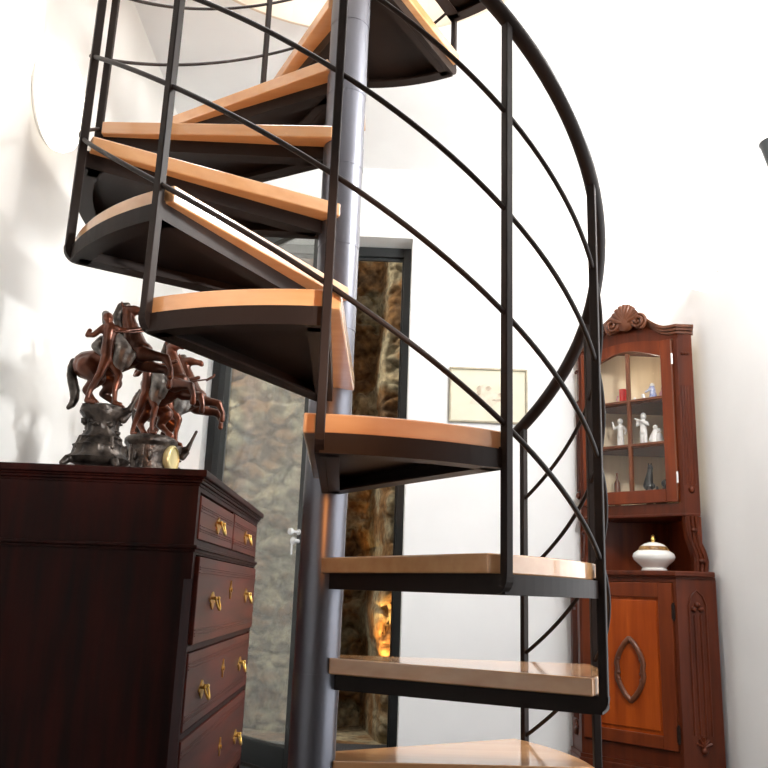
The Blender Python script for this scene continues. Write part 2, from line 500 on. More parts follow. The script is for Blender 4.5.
WT, BH = 0.035, 0.035        # board thickness, bar height
for n in range(1, NT + 1):
    a, b = ang(n), ang(n - 1)
    e, p = Vector((math.cos(a), math.sin(a), 0)), Vector((math.sin(a), -math.cos(a), 0))
    e2, p2 = Vector((math.cos(b), math.sin(b), 0)), Vector((-math.sin(b), math.cos(b), 0))
    zt = ttop(n); zw = zt - WT; zb = zw - BH
    fr = MB()
    # nosing bar and rear bar (radial flat bars)
    def radial(ez, pz, r0, r1, w0, w1, z0, z1):
        q = [ez * r0 + pz * w0, ez * r1 + pz * w0, ez * r1 + pz * w1, ez * r0 + pz * w1]
        fr.prism([(v.x, v.y) for v in q], z0, z1)
    # nosing bar with rounded lower outer corner under the post
    RO = R + 0.010
    prof = [(0.05, zb), (RO - 0.03, zb)]
    for i in range(1, 6):
        th = -PI / 2 + i * PI / 10
        prof.append((RO - 0.03 + 0.03 * math.cos(th), zb + 0.03 + 0.03 * math.sin(th)))
    prof += [(RO, zw), (0.05, zw)]
    mt = Matrix(((e.x, p.x, 0, 0), (e.y, p.y, 0, 0), (0, 0, 1, 0), (0, 0, 0, 1))) @ Matrix.Rotation(PI / 2, 4, 'X')
    fr.prism(prof, -0.008, 0.008, mat=mt)
    radial(e2, p2, 0.05, R - 0.012, -0.006, 0.006, zb, zw)
    # flanges
    radial(e, -p, 0.06, R - 0.02, 0.009, 0.034, zb, zb + 0.005)
    radial(e2, -p2, 0.06, R - 0.02, 0.006, 0.034, zb, zb + 0.005)
    # outer curved bar
    NA = 14
    ri, ro = R - 0.014, R - 0.004
    arc = [a + (b - a) * i / NA for i in range(NA + 1)]
    poly = [(ro * math.cos(x), ro * math.sin(x)) for x in arc] + [(ri * math.cos(x), ri * math.sin(x)) for x in arc[::-1]]
    fr.prism(poly, zb, zw)
    poly = [(ri * math.cos(x), ri * math.sin(x)) for x in arc] + [((ri - 0.03) * math.cos(x), (ri - 0.03) * math.sin(x)) for x in arc[::-1]]
    fr.prism(poly, zb, zb + 0.005)
    # plate under the board
    poly = [(0.05 * math.cos(x), 0.05 * math.sin(x)) for x in arc] + [(ri * math.cos(x), ri * math.sin(x)) for x in arc[::-1]]
    fr.prism(poly, zw - 0.004, zw)
    tr = fr.build('tread', M['steel'], st)
    # wooden board, wider than the frame on both radial edges
    RW = R - 0.014
    ia, ib = e * 0.05 + p * 0.03, e2 * 0.03 + p2 * 0.057
    oa_ang, ob_ang = a - 0.030 / RW, b + 0.024 / RW
    oa = [oa_ang + (ob_ang - oa_ang) * i / 18 for i in range(19)]
    poly = [(ia.x, ia.y)] + [(RW * math.cos(x), RW * math.sin(x)) for x in oa] + [(ib.x, ib.y)]
    bd = MB().prism(poly, zw, zt, bev=0.003)
    o = bd.build('tread_board', M['tread'], tr)

for n in range(0, NT + 1):
    a = ang(n)
    z0 = ttop(n) - WT - BH + 0.03 if n else 0.0
    z1 = 1.191 + RISE * n - 0.012
    mt = Matrix.Rotation(a, 4, 'Z')
    pb = MB()
    pb.box((R - 0.009, -0.008, z0), (R + 0.009, 0.008, z1), 0.0015, mat=mt, seg=1)
    if n < NT:   # short stub joining the post to the next tread's rear bar
        zz = ttop(n + 1) - WT - BH
        pb.box((R - 0.05, -0.006, zz), (R - 0.006, 0.006, zz + 0.04), mat=mt)
    pb.build('baluster_post', M['steel'], st)

def helix(r, z_at0, n0, n1, step=0.08):
    k = int((n1 - n0) / step)
    return [Vector((r * math.cos(ang(n0 + (n1 - n0) * i / k)), r * math.sin(ang(n0 + (n1 - n0) * i / k)), z_at0 + RISE * (n0 + (n1 - n0) * i / k))) for i in range(k + 1)]
MB().tube(helix(R, 1.191, -0.09, NT + 0.1), 0.0165, n=14).build('handrail', M['steel'], st)
for i in range(4):
    MB().tube(helix(R, 0.341 + 0.211 * i, 0, NT), 0.0052, n=8).build('guard_rod', M['steel'], st)

# ------------------------------------------------------------------ chest of drawers (world coordinates)
ch = thing('chest_of_drawers', 'dark mahogany chest of drawers with brass handles against the left wall', 'chest of drawers', (-0.65, 2.39, 0))
XF, CY0, CY1, XBk = -0.375, 1.87, 2.912, -0.925
b = MB()
# side panels, back, rails of the upper and lower sections
b.box((XBk, CY0, 0.785), (XF, CY0 + 0.024, 0.93)); b.box((XBk, CY1 - 0.024, 0.785), (XF, CY1, 0.93))
b.box((XBk, CY0 + 0.003, 0.06), (XF - 0.03, CY0 + 0.026, 0.785)); b.box((XBk, CY1 - 0.024, 0.06), (XF, CY1, 0.785))
b.box((XBk, CY0 + 0.024, 0.06), (XBk + 0.015, CY1 - 0.024, 0.93))
for z0, z1 in ((0.905, 0.93), (0.768, 0.80), (0.562, 0.574), (0.384, 0.396), (0.16, 0.175), (0.06, 0.1)):
    b.box((XBk + 0.015, CY0 + 0.024, z0), (XF, CY1 - 0.024, z1))
b.box((XBk + 0.015, 2.379, 0.80), (XF, 2.391, 0.905))
# near front stile: square above, chamfered below
zc = 0.715
b.prism([(XF - 0.031, CY0 + 0.003), (XF, CY0 + 0.003), (XF, CY0 + 0.03), (XF - 0.031, CY0 + 0.03)], zc, 0.785)
b.prism([(XF - 0.031, CY0 + 0.003), (XF - 0.016, CY0 + 0.003), (XF, CY0 + 0.018), (XF, CY0 + 0.03), (XF - 0.031, CY0 + 0.03)], 0.06, zc)
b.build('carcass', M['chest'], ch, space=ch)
m_ = MB()
for z0, z1, ov in ((0.772, 0.779, 0.004), (0.779, 0.787, 0.008)):
    m_.box((XBk, CY0 - ov, z0), (XF + ov, CY1 + ov, z1), 0.002)
m_.build('waist_moulding', M['chest'], ch, space=ch)
tp = MB()
for z0, z1, ov in ((0.915, 0.922, 0.003), (0.922, 0.929, 0.008), (0.929, 0.934, 0.011), (0.934, 0.950, 0.018)):
    tp.box((XBk, CY0 - ov, z0), (XF + ov, CY1 + ov, z1), 0.0025)
tp.build('top', M['chest'], ch, space=ch)
pl = MB()
pl.box((XBk, CY0 - 0.012, 0.06), (XF + 0.012, CY1 + 0.012, 0.10), 0.004)
for (x, y) in ((XF - 0.05, CY0 - 0.012), (XF - 0.05, CY1 - 0.068), (XBk, CY0 - 0.012), (XBk, CY1 - 0.068)):
    pl.prism([(x, y), (x + 0.062, y), (x + 0.062, y + 0.08), (x, y + 0.08)], 0.0, 0.06, bev=0.003)
pl.build('plinth', M['chest'], ch, space=ch)

def drawer(y0, y1, z0, z1, handles, esc, proud=0.003):
    d = MB()
    d.box((XF - 0.30, y0 + 0.05, z0 + 0.005), (XF - 0.012, y1 - 0.01, z1 - 0.02))
    d.box((XF - 0.016, y0, z0), (XF + proud, y1, z1), 0.002)
    for z in (z1 - 0.022, z1 - 0.027, z1 - 0.034, z0 + 0.018, z0 + 0.023, z0 + 0.030):
        d.box((XF + proud - 0.001, y0 + 0.006, z - 0.0012), (XF + proud + 0.0018, y1 - 0.006, z + 0.0012), 0.0006, seg=1)
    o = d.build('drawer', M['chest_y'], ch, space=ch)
    xx = XF + proud
    for (y, z) in handles:
        h = MB()
        mt = Matrix(((0, 0, 1, xx), (1, 0, 0, y), (0, 1, 0, z), (0, 0, 0, 1)))
        # shaped backplate with pierced-looking lobes
        pts = []
        for i in range(40):
            a = 2 * PI * i / 40
            pts.append(((0.029 + 0.007 * math.cos(6 * a)) * math.cos(a), (0.016 + 0.005 * math.cos(4 * a)) * math.sin(a)))
        h.prism(pts, 0.0, 0.003, mat=mt)
        for s in (-1, 1):
            h.tube([Vector((xx, y + s * 0.021, z + 0.006)), Vector((xx + 0.011, y + s * 0.021, z + 0.006))], 0.0034, n=8)
            h.ball((xx + 0.012, y + s * 0.021, z + 0.006), 0.0046, sub=2)
        bail = []
        for i in range(13):
            a = PI * i / 12
            bail.append(Vector((xx + 0.012 + 0.008 * math.sin(a), y - 0.021 * math.cos(a), z + 0.006 - 0.027 * math.sin(a))))
        h.tube(bail, [0.0022 + 0.001 * math.sin(PI * i / 12) for i in range(13)], n=8)
        h.build('handle', M['brass'], o, space=ch)
    for (y, z) in esc:
        h = MB()
        mt = Matrix(((0, 0, 1, xx), (1, 0, 0, y), (0, 1, 0, z), (0, 0, 0, 1)))
        pts = []
        for i in range(32):
            a = 2 * PI * i / 32
            pts.append(((0.014 + 0.004 * math.cos(4 * a)) * math.cos(a), (0.020 + 0.004 * math.cos(4 * a)) * math.sin(a)))
        h.prism(pts, 0.0, 0.003, mat=mt)
        h.lathe([(0.005, 0.003), (0.005, 0.006), (0.0, 0.0065)], n=12, mat=mt)
        h.build('escutcheon', M['brass'], o, space=ch)
    return o
drawer(CY0 + 0.027, 2.376, 0.802, 0.898, [(2.13, 0.848)], [])
drawer(2.394, CY1 - 0.027, 0.802, 0.902, [(2.63, 0.85)], [])
drawer(CY0 + 0.036, CY1 - 0.027, 0.577, 0.764, [(2.10, 0.668), (2.68, 0.678)], [(2.37, 0.694)], proud=0.009)
drawer(CY0 + 0.036, CY1 - 0.027, 0.399, 0.559, [(2.085, 0.468), (2.70, 0.476)], [(2.38, 0.49)])
drawer(CY0 + 0.036, CY1 - 0.027, 0.178, 0.381, [(2.085, 0.272), (2.72, 0.266)], [(2.43, 0.286)])

# ------------------------------------------------------------------ bronzes on the chest
def horse(mb_h, mb_m, S=1.0, o=(0, 0, 0), ymir=1):
    def P(x, y, z): return Vector((o[0] + (x - 0.135 * (z - 0.13)) * S, o[1] + y * S * ymir, o[2] + (0.15 + (z - 0.15) * 1.03) * S))
    h = mb_h
    h.chain([(P(-0.035, 0, 0.247), 0.036 * S), (P(0.0, 0, 0.255), 0.034 * S), (P(0.035, 0, 0.266), 0.036 * S), (P(0.08, 0, 0.283), 0.034 * S), (P(0.097, 0, 0.285), 0.024 * S)])
    h.chain([(P(0.078, 0, 0.295), 0.030 * S), (P(0.072, 0, 0.325), 0.023 * S), (P(0.064, 0, 0.355), 0.0175 * S), (P(0.062, 0, 0.378), 0.014 * S)])
    h.chain([(P(0.060, 0, 0.382), 0.0135 * S), (P(0.078, -0.002, 0.384), 0.0130 * S), (P(0.096, -0.005, 0.381), 0.0090 * S), (P(0.109, -0.007, 0.379), 0.0085 * S), (P(0.111, -0.007, 0.375), 0.0075 * S)])
    for s in (-1, 1):
        h.chain([(P(0.052, 0.009 * s, 0.392), 0.0045 * S), (P(0.051, 0.011 * s, 0.404), 0.002 * S)])
    # hind legs
    h.chain([(P(-0.03, -0.018, 0.240), 0.028 * S), (P(-0.004, -0.022, 0.212), 0.018 * S), (P(-0.033, -0.022, 0.184), 0.010 * S), (P(-0.020, -0.022, 0.164), 0.0075 * S), (P(-0.012, -0.022, 0.152), 0.010 * S)])
    h.chain([(P(-0.02, 0.018, 0.238), 0.028 * S), (P(0.022, 0.022, 0.212), 0.018 * S), (P(-0.008, 0.024, 0.186), 0.010 * S), (P(0.02, 0.024, 0.166), 0.0075 * S), (P(0.036, 0.024, 0.152), 0.010 * S)])
    # fore legs
    h.chain([(P(0.095, -0.018, 0.275), 0.021 * S), (P(0.128, -0.022, 0.270), 0.013 * S), (P(0.155, -0.022, 0.266), 0.0105 * S), (P(0.166, -0.022, 0.240), 0.0065 * S), (P(0.163, -0.022, 0.222), 0.0085 * S)])
    h.chain([(P(0.088, 0.018, 0.262), 0.021 * S), (P(0.118, 0.022, 0.252), 0.013 * S), (P(0.146, 0.022, 0.249), 0.0105 * S), (P(0.153, 0.022, 0.226), 0.0065 * S), (P(0.150, 0.022, 0.210), 0.0085 * S)])
    # handler standing beside the horse, leaning back and holding the rein
    m = mb_m
    yy = -0.050
    m.chain([(P(0.026, yy, 0.250), 0.0155 * S), (P(0.026, yy, 0.268), 0.0165 * S), (P(0.030, yy, 0.295), 0.0155 * S), (P(0.034, yy, 0.318), 0.018 * S), (P(0.032, yy, 0.334), 0.008 * S)])
    m.chain([(P(0.029, yy - 0.002, 0.349), 0.0125 * S), (P(0.031, yy - 0.003, 0.344), 0.0115 * S)])
    m.chain([(P(0.024, yy - 0.004, 0.250), 0.0135 * S), (P(0.010, yy - 0.006, 0.215), 0.0095 * S), (P(-0.012, yy - 0.006, 0.178), 0.007 * S), (P(-0.022, yy - 0.006, 0.152), 0.006 * S), (P(-0.006, yy - 0.008, 0.149), 0.0055 * S)])
    m.chain([(P(0.030, yy + 0.006, 0.250), 0.0135 * S), (P(0.050, yy + 0.006, 0.214), 0.0095 * S), (P(0.040, yy + 0.006, 0.180), 0.007 * S), (P(0.038, yy + 0.006, 0.152), 0.006 * S), (P(0.052, yy + 0.006, 0.149), 0.0055 * S)])
    m.chain([(P(0.044, yy + 0.006, 0.326), 0.0085 * S), (P(0.068, yy + 0.010, 0.322), 0.0065 * S), (P(0.094, yy + 0.022, 0.330), 0.0055 * S), (P(0.104, yy + 0.026, 0.334), 0.006 * S)])
    m.chain([(P(0.020, yy - 0.004, 0.324), 0.0085 * S), (P(-0.004, yy - 0.006, 0.304), 0.0068 * S), (P(-0.020, yy - 0.002, 0.304), 0.0055 * S), (P(-0.014, yy, 0.316), 0.006 * S)])

def horse_extras(mb_t, part, S=1.0, o=(0, 0, 0)):
    def P(x, y, z): return Vector((o[0] + (x - 0.135 * (z - 0.13)) * S, o[1] + y * S, o[2] + (0.15 + (z - 0.15) * 1.03) * S))
    t = mb_t
    # tail, mane, hair of the handler, saddle cloth
    if part == 'tail':
        t.chain([(P(-0.058, 0, 0.258), 0.008 * S), (P(-0.068, 0, 0.254), 0.010 * S), (P(-0.073, 0, 0.240), 0.011 * S), (P(-0.074, 0, 0.222), 0.012 * S), (P(-0.071, 0, 0.204), 0.0125 * S), (P(-0.067, 0, 0.186), 0.0125 * S), (P(-0.067, 0, 0.168), 0.011 * S), (P(-0.073, 0, 0.154), 0.009 * S), (P(-0.082, 0, 0.146), 0.006 * S)])
        return
    t.chain([(P(0.062, 0, 0.396), 0.008 * S), (P(0.048, 0, 0.391), 0.012 * S), (P(0.038, 0, 0.368), 0.013 * S), (P(0.042, 0, 0.340), 0.011 * S), (P(0.048, 0, 0.318), 0.009 * S)])

def drape(mb, S=1.0, o=(0, 0, 0)):
    def P(x, y, z): return Vector((o[0] + (x - 0.135 * (z - 0.13)) * S, o[1] + y * S, o[2] + (0.15 + (z - 0.15) * 1.03) * S))
    mb.chain([(P(0.050, -0.040, 0.302), 0.014 * S), (P(0.060, -0.040, 0.275), 0.021 * S), (P(0.050, -0.040, 0.250), 0.020 * S), (P(0.044, -0.040, 0.226), 0.011 * S)])
    mb.chain([(P(0.078, -0.036, 0.266), 0.012 * S), (P(0.066, -0.038, 0.244), 0.010 * S)])
    mb.chain([(P(0.010, -0.034, 0.300), 0.011 * S), (P(-0.006, -0.030, 0.285), 0.012 * S), (P(0.010, -0.034, 0.268), 0.009 * S)])
    mb.chain([(P(0.024, -0.050, 0.356), 0.010 * S), (P(0.021, -0.046, 0.338), 0.008 * S)])

ztop = 0.950
hs = thing('horse_statue', 'bronze rearing horse with handler on a scrolled base, nearest on the chest', 'statue', (-0.627, 1.945, ztop), group='bronzes on the chest of drawers')
def wob4(a, z):
    if z < 0.034:
        return 1.0 + 0.16 * max(0, math.cos(4 * (a + PI / 4))) * (1 - z / 0.04) + 0.03 * math.cos(16 * a)
    if z < 0.11:
        return 1.0 + 0.035 * math.cos(14 * a) 
    return 1.0 + 0.07 * noise.noise(Vector((math.cos(a) * 2, math.sin(a) * 2, z * 40)))
bs = MB()
bs.lathe([(0.050, 0.012), (0.064, 0.018), (0.069, 0.026), (0.060, 0.036), (0.057, 0.050), (0.060, 0.056), (0.050, 0.062), (0.045, 0.070), (0.048, 0.075), (0.042, 0.081), (0.036, 0.090), (0.037, 0.104), (0.043, 0.118), (0.055, 0.134), (0.054, 0.146), (0.034, 0.153), (0, 0.155)], n=72, wob=wob4)
for i in range(4):
    a = PI / 4 + i * PI / 2
    q = Vector((math.cos(a), math.sin(a), 0))
    bs.chain([(q * 0.058 + Vector((0, 0, 0.026)), 0.010), (q * 0.074 + Vector((0, 0, 0.018)), 0.010), (q * 0.084 + Vector((0, 0, 0.008)), 0.008)])
    bs.chain([(q * 0.056 + Vector((0, 0, 0.050)), 0.006), (q * 0.050 + Vector((0, 0, 0.072)), 0.005)])
for i in range(22):
    a = random.uniform(0, 2 * PI); z = random.uniform(0.085, 0.145)
    bs.ball(((0.036 + 0.3 * max(0, z - 0.1)) * math.cos(a), (0.036 + 0.3 * max(0, z - 0.1)) * math.sin(a), z), random.uniform(0.006, 0.012), s=(1, 1, random.uniform(0.5, 1)), sub=1)
bs.chain([(Vector((0.040, -0.012, 0.135)), 0.011), (Vector((0.062, -0.014, 0.142)), 0.008), (Vector((0.070, -0.014, 0.160)), 0.005), (Vector((0.082, -0.014, 0.190)), 0.004)])
bs.chain([(Vector((0.050, -0.012, 0.120)), 0.010), (Vector((0.062, -0.012, 0.132)), 0.006)])
bs.build('pedestal', M['bronze_dark'], hs)
hb, mb2, tb, nb_, db = MB(), MB(), MB(), MB(), MB()
horse(hb, mb2); horse_extras(tb, 'tail'); horse_extras(nb_, 'mane'); drape(db)
hb.build('horse', M['bronze'], hs, remesh=0.0032, smooth_n=3)
mb2.build('handler', M['bronze'], hs, remesh=0.0026, smooth_n=2)
tb.build('tail', M['bronze_dark'], hs, remesh=0.003, smooth_n=1)
nb_.build('mane', M['bronze_dark'], hs, remesh=0.003, smooth_n=1)
db.build('drapery', M['bronze_grey'], hs, remesh=0.003, smooth_n=1)
MB().tube([Vector((0.098, -0.026, 0.332)), Vector((0.116, -0.02, 0.345)), Vector((0.118, -0.018, 0.352))], 0.0035, n=8).tube([Vector((0.02, -0.062, 0.318)), Vector((0.06, -0.046, 0.322)), Vector((0.104, -0.024, 0.336))], 0.0022, n=8).build('rein', M['bronze'], hs)

far = copy_thing(hs, (-0.64, 2.62, ztop), 0.0, 'bronze rearing horse statue farthest back on the chest, behind the clock', 'bronzes on the chest of drawers')
far.scale = (1.15, 1.15, 1.15)

ck = thing('mantel_clock', 'bronze drum clock with a gilt dial topped by a rearing horse group', 'clock', (-0.603, 2.30, ztop), group='bronzes on the chest of drawers')
d = MB()
d.lathe([(0.072, 0), (0.072, 0.012), (0.066, 0.018), (0.063, 0.030), (0.063, 0.112), (0.066, 0.118), (0.071, 0.124), (0.071, 0.134), (0.066, 0.140), (0.05, 0.146), (0, 0.150)], n=72, wob=lambda a, z: 1 + 0.008 * math.cos(40 * a))
for i in range(10):
    a = 2 * PI * i / 10 + 0.25
    if abs((a + 0.5 + PI) % (2 * PI) - PI) < 0.6:
        continue
    d.box((0.060, -0.004, 0.022), (0.068, 0.004, 0.114), 0.0015, mat=Matrix.Rotation(a, 4, 'Z'))
    d.ball((0.063 * math.cos(a + 0.31), 0.063 * math.sin(a + 0.31), 0.085), 0.012, s=(0.5, 0.8, 1.3), sub=2)
d.build('drum_case', M['bronze_dark'], ck)
dm = Matrix.Rotation(-0.16, 4, 'Z') @ Matrix.Translation((0.053, 0, 0.082)) @ Matrix.Rotation(PI / 2, 4, 'Y')
MB().lathe([(0.036, 0), (0.040, 0.010), (0.038, 0.017), (0.034, 0.019), (0.032, 0.015), (0, 0.015)], n=40, mat=dm).build('dial', M['dial'], ck)
hb, mb2, tb, nb_, db = MB(), MB(), MB(), MB(), MB()
rot = Matrix.Rotation(-0.6, 4, 'Z')
off = (0.0, 0.012, -0.012)
horse(hb, mb2, 1.06, off); horse_extras(tb, 'tail', 1.06, off); horse_extras(nb_, 'mane', 1.06, off); drape(db, 1.06, off)
for q in (hb, mb2, tb, nb_, db):
    q.bm.transform(rot)
hb.build('horse', M['bronze'], ck, remesh=0.0032, smooth_n=3)
mb2.build('handler', M['bronze'], ck, remesh=0.0026, smooth_n=2)
tb.build('tail', M['bronze_dark'], ck, remesh=0.003, smooth_n=1)
nb_.build('mane', M['bronze_dark'], ck, remesh=0.003, smooth_n=1)
db.build('drapery', M['bronze_grey'], ck, remesh=0.003, smooth_n=1)

# ------------------------------------------------------------------ wall lamp, sconces, picture
lp = thing('wall_lamp', 'round white opal glass wall lamp on the left wall, lit', 'lamp', (XL, 2.16, 2.03))
ry = Matrix.Rotation(PI / 2, 4, 'Y')
MB().lathe([(0.13, 0.001), (0.13, 0.02), (0.0, 0.021)], n=48, mat=ry).build('backplate', M['wall'], lp)
MB().lathe([(0.138, 0.012), (0.143, 0.03), (0.138, 0.048), (0.12, 0.062), (0.08, 0.074), (0.04, 0.079), (0, 0.08)], n=48, mat=ry).build('diffuser', M['opal'], lp)

sc = thing('plaster_sconce', 'white plaster half bowl wall sconce glowing above the corner cabinet', 'lamp', (XR, 3.40, 2.09))
s_ = MB()
prof = [(0.0, -0.07), (0.03, -0.066), (0.07, -0.045), (0.10, -0.01), (0.115, 0.04), (0.109, 0.04), (0.09, 0.0), (0.06, -0.03), (0.0, -0.045)]
tmp = bmesh.new()
NN = 24
rings = []
for r_, z_ in prof:
    rings.append([tmp.verts.new((-r_ * math.sin(PI * j / NN) * 1.0 - 0.001, r_ * math.cos(PI * j / NN), z_)) for j in range(NN + 1)])
for A, B in zip(rings, rings[1:]):
    for j in range(NN):
        tmp.faces.new((A[j], A[j + 1], B[j + 1], B[j]))
bmesh.ops.remove_doubles(tmp, verts=tmp.verts[:], dist=1e-5)
bmesh.ops.recalc_face_normals(tmp, faces=tmp.faces[:])
s_._merge(tmp)
s_.build('bowl', M['opal'], sc)
MB().ball((-0.045, 0, 0.0), 0.022, sub=2).build('bulb', M['opal'], sc)
MB().ball((-0.004, -0.125, -0.03), 0.005, sub=2).build('screw', M['chrome'], sc)

wl = thing('torch_sconce', 'dark metal cone wall lamp high on the right wall at the frame edge', 'lamp', (XR, 2.58, 2.19))
MB().lathe([(0.006, -0.12), (0.012, -0.11), (0.052, 0.055), (0.056, 0.06), (0.05, 0.06), (0.0, 0.03)], n=32, mat=Matrix.Translation((-0.075, 0, 0))).build('shade', M['frame'], wl)
MB().tube([Vector((0, 0, -0.06)), Vector((-0.06, 0, -0.06))], 0.008, n=10).box((-0.012, -0.03, -0.1), (-0.001, 0.03, -0.02), 0.003).build('bracket', M['frame'], wl)

pc = thing('framed_picture', 'small framed pale sepia drawing hanging on the back wall beyond the stairs', 'picture', (0.555, YB, 1.635))
PX0, PX1, PZ0, PZ1 = 0.368, 0.745, 1.505, 1.775
f = MB()
fw_ = 0.009
f.box((PX0, YB - 0.018, PZ0), (PX0 + fw_, YB - 0.001, PZ1), 0.002); f.box((PX1 - fw_, YB - 0.018, PZ0), (PX1, YB - 0.001, PZ1), 0.002)
f.box((PX0 + fw_, YB - 0.018, PZ1 - fw_), (PX1 - fw_, YB - 0.001, PZ1), 0.002); f.box((PX0 + fw_, YB - 0.018, PZ0), (PX1 - fw_, YB - 0.001, PZ0 + fw_), 0.002)
f.build('picture_frame', M['gilt'], pc, space=pc)
sheet = MB().box((PX0 + fw_, YB - 0.008, PZ0 + fw_), (PX1 - fw_, YB - 0.002, PZ1 - fw_)).build('sheet', M['paper'], pc, space=pc)
def blotch(mb, cx, cz, rx, rz, seed, layer=0):
    pts = []
    for i in range(28):
        a = 2 * PI * i / 28
        k = 1 + 0.35 * noise.noise(Vector((math.cos(a) * 1.5 + seed, math.sin(a) * 1.5, seed)))
        pts.append((cx + rx * k * math.cos(a), cz + rz * k * math.sin(a)))
    mb.prism(pts, 0, 0.0006, mat=Matrix(((1, 0, 0, 0), (0, 0, -1, YB - 0.0081 - layer * 0.0004), (0, 1, 0, 0), (0, 0, 0, 1))))
for (bx, bz, brx, brz, sd) in ((0.535, 1.655, 0.042, 0.033, 1.0), (0.60, 1.635, 0.05, 0.024, 2.0), (0.54, 1.61, 0.075, 0.02, 3.3)):
    dwg = MB(); blotch(dwg, bx, bz, brx, brz, sd, int(sd) * 0.5 - 0.5); dwg.build('wash', M['sketch'], sheet, space=pc)
for (bx, bz, brx, brz, sd) in ((0.512, 1.665, 0.012, 0.022, 4.0), (0.556, 1.675, 0.014, 0.010, 5.0), (0.62, 1.645, 0.016, 0.010, 6.0), (0.49, 1.64, 0.02, 0.006, 7.0), (0.60, 1.618, 0.03, 0.005, 8.0)):
    dwg = MB(); blotch(dwg, bx, bz, brx, brz, sd, 3.5); dwg.build('ink_stroke', M['sketch_dark'], sheet, space=pc)
MB().tube([Vector((0.56, YB - 0.001, 1.80)), Vector((0.56, YB - 0.012, 1.802))], 0.003, n=8).tube([Vector((0.535, YB - 0.006, 1.773)), Vector((0.56, YB - 0.009, 1.80)), Vector((0.585, YB - 0.006, 1.773))], 0.001, n=6).build('hook', M['chrome'], pc, space=pc)

# ------------------------------------------------------------------ corner cabinet (local frame: x right along the front, y into the corner)
CM = (1.1585, 3.6815, 0)
cb = thing('corner_cabinet', 'reddish mahogany glazed corner cabinet with a carved shell crest', 'cabinet', CM, -PI / 4)
cx = 0.006
LOW = [(cx - 0.2225, -0.10), (cx + 0.2225, -0.10), (cx + 0.336, 0.013), (cx, 0.349), (cx - 0.336, 0.013)]
def offs(poly, d):
    # grow the three front faces and leave the wall side alone
    (x0, y0), (x1, y1), (x2, y2), c_, (x4, y4) = poly
    k = d * 0.414
    return [(x0 - k, y0 - d), (x1 + k, y1 - d), (x2 + k, y2 - d * 0.9), c_, (x4 - k, y4 - d * 0.9)]
q = MB()
# lower carcass as panels round the door opening
DXL, DXR, DZ0, DZ1 = cx - 0.208, cx + 0.208, 0.145, 0.785
q.prism([(LOW[0][0], -0.10), (DXL, -0.10), (DXL, -0.07), (LOW[0][0], -0.07)], 0.0, 0.80)
q.prism([(DXR, -0.10), (LOW[1][0], -0.10), (LOW[1][0], -0.07), (DXR, -0.07)], 0.0, 0.80)
q.box((DXL, -0.10, 0.0), (DXR, -0.07, DZ0)); q.box((DXL, -0.10, DZ1), (DXR, -0.07, 0.80))
def slab(p0, p1, th, z0, z1, mb):
    a, b_ = Vector((p0[0], p0[1])), Vector((p1[0], p1[1]))
    d_ = (b_ - a).normalized(); n_ = Vector((-d_.y, d_.x)) * th
    mb.prism([a, b_, b_ + n_, a + n_], z0, z1)
slab(LOW[1], LOW[2], 0.02, 0, 0.80, q); slab(LOW[2], LOW[3], 0.015, 0, 0.80, q); slab(LOW[3], LOW[4], 0.015, 0, 0.80, q); slab(LOW[4], LOW[0], 0.02, 0, 0.80, q)
q.build('lower_carcass', M['cab'], cb)
b_ = MB()
b_.prism(offs(LOW, 0.008), 0.0, 0.085); b_.prism(offs(LOW, 0.014), 0.0, 0.07, bev=0.003)
b_.build('plinth', M['cab'], cb)
tpm = MB()
tpm.prism(offs(LOW, 0.006), 0.800, 0.808, bev=0.002); tpm.prism(offs(LOW, 0.016), 0.808, 0.830, bev=0.005)
tpm.build('counter_top', M['cab'], cb)
# lower door
dd = MB()
yF, yD = -0.100, -0.082
sw = 0.062
dd.box((DXL + 0.003, yF - 0.010, DZ0 + 0.003), (DXL + sw, yD, DZ1 - 0.003), 0.003); dd.box((DXR - sw, yF - 0.010, DZ0 + 0.003), (DXR - 0.003, yD, DZ1 - 0.003), 0.003)
dd.box((DXL + sw, yF - 0.010, DZ1 - sw), (DXR - sw, yD, DZ1 - 0.003), 0.003); dd.box((DXL + sw, yF - 0.010, DZ0 + 0.003), (DXR - sw, yD, DZ0 + sw - 0.01), 0.003)
ld = dd.build('lower_door', M['cab_door'], cb)
MB().box((DXL + sw - 0.004, yF + 0.001, DZ0 + sw - 0.014), (DXR - sw + 0.004, yD + 0.002, DZ1 - sw + 0.004)).box((DXL + sw + 0.012, yF - 0.004, DZ0 + sw + 0.004), (DXR - sw - 0.012, yF + 0.004, DZ1 - sw - 0.012), 0.004).build('door_panel', M['cab_panel'], ld)
orn = MB()
oc, oz = cx + 0.012, 0.435
pts = []
for s in (1, -1):
    for i in range(13):
        u = i / 12
        zz = (0.122 - 0.244 * u) * s
        xx = s * (0.062 * math.sin(PI * u) ** 0.8 - 0.007 * math.exp(-((u - 0.5) / 0.06) ** 2))
        pts.append(Vector((oc + xx, yF - 0.006, oz + zz)))
orn.tube(pts, 0.0115, n=8, closed=True)
for s in (1, -1):
    for z in (-0.04, -0.015, 0.04):
        orn.ball((oc + s * 0.050, yF - 0.008, oz + z), 0.009, sub=2)
orn.build('ornament', M['carve'], ld)
for z in (0.67, 0.21):
    MB().tube([Vector((DXR + 0.002, yF - 0.008, z - 0.035)), Vector((DXR + 0.002, yF - 0.008, z + 0.035))], 0.005, n=8).box((DXR - 0.006, yF - 0.0115, z - 0.028), (DXR + 0.007, yF - 0.002, z + 0.028), 0.001).build('hinge', M['steel'], ld)

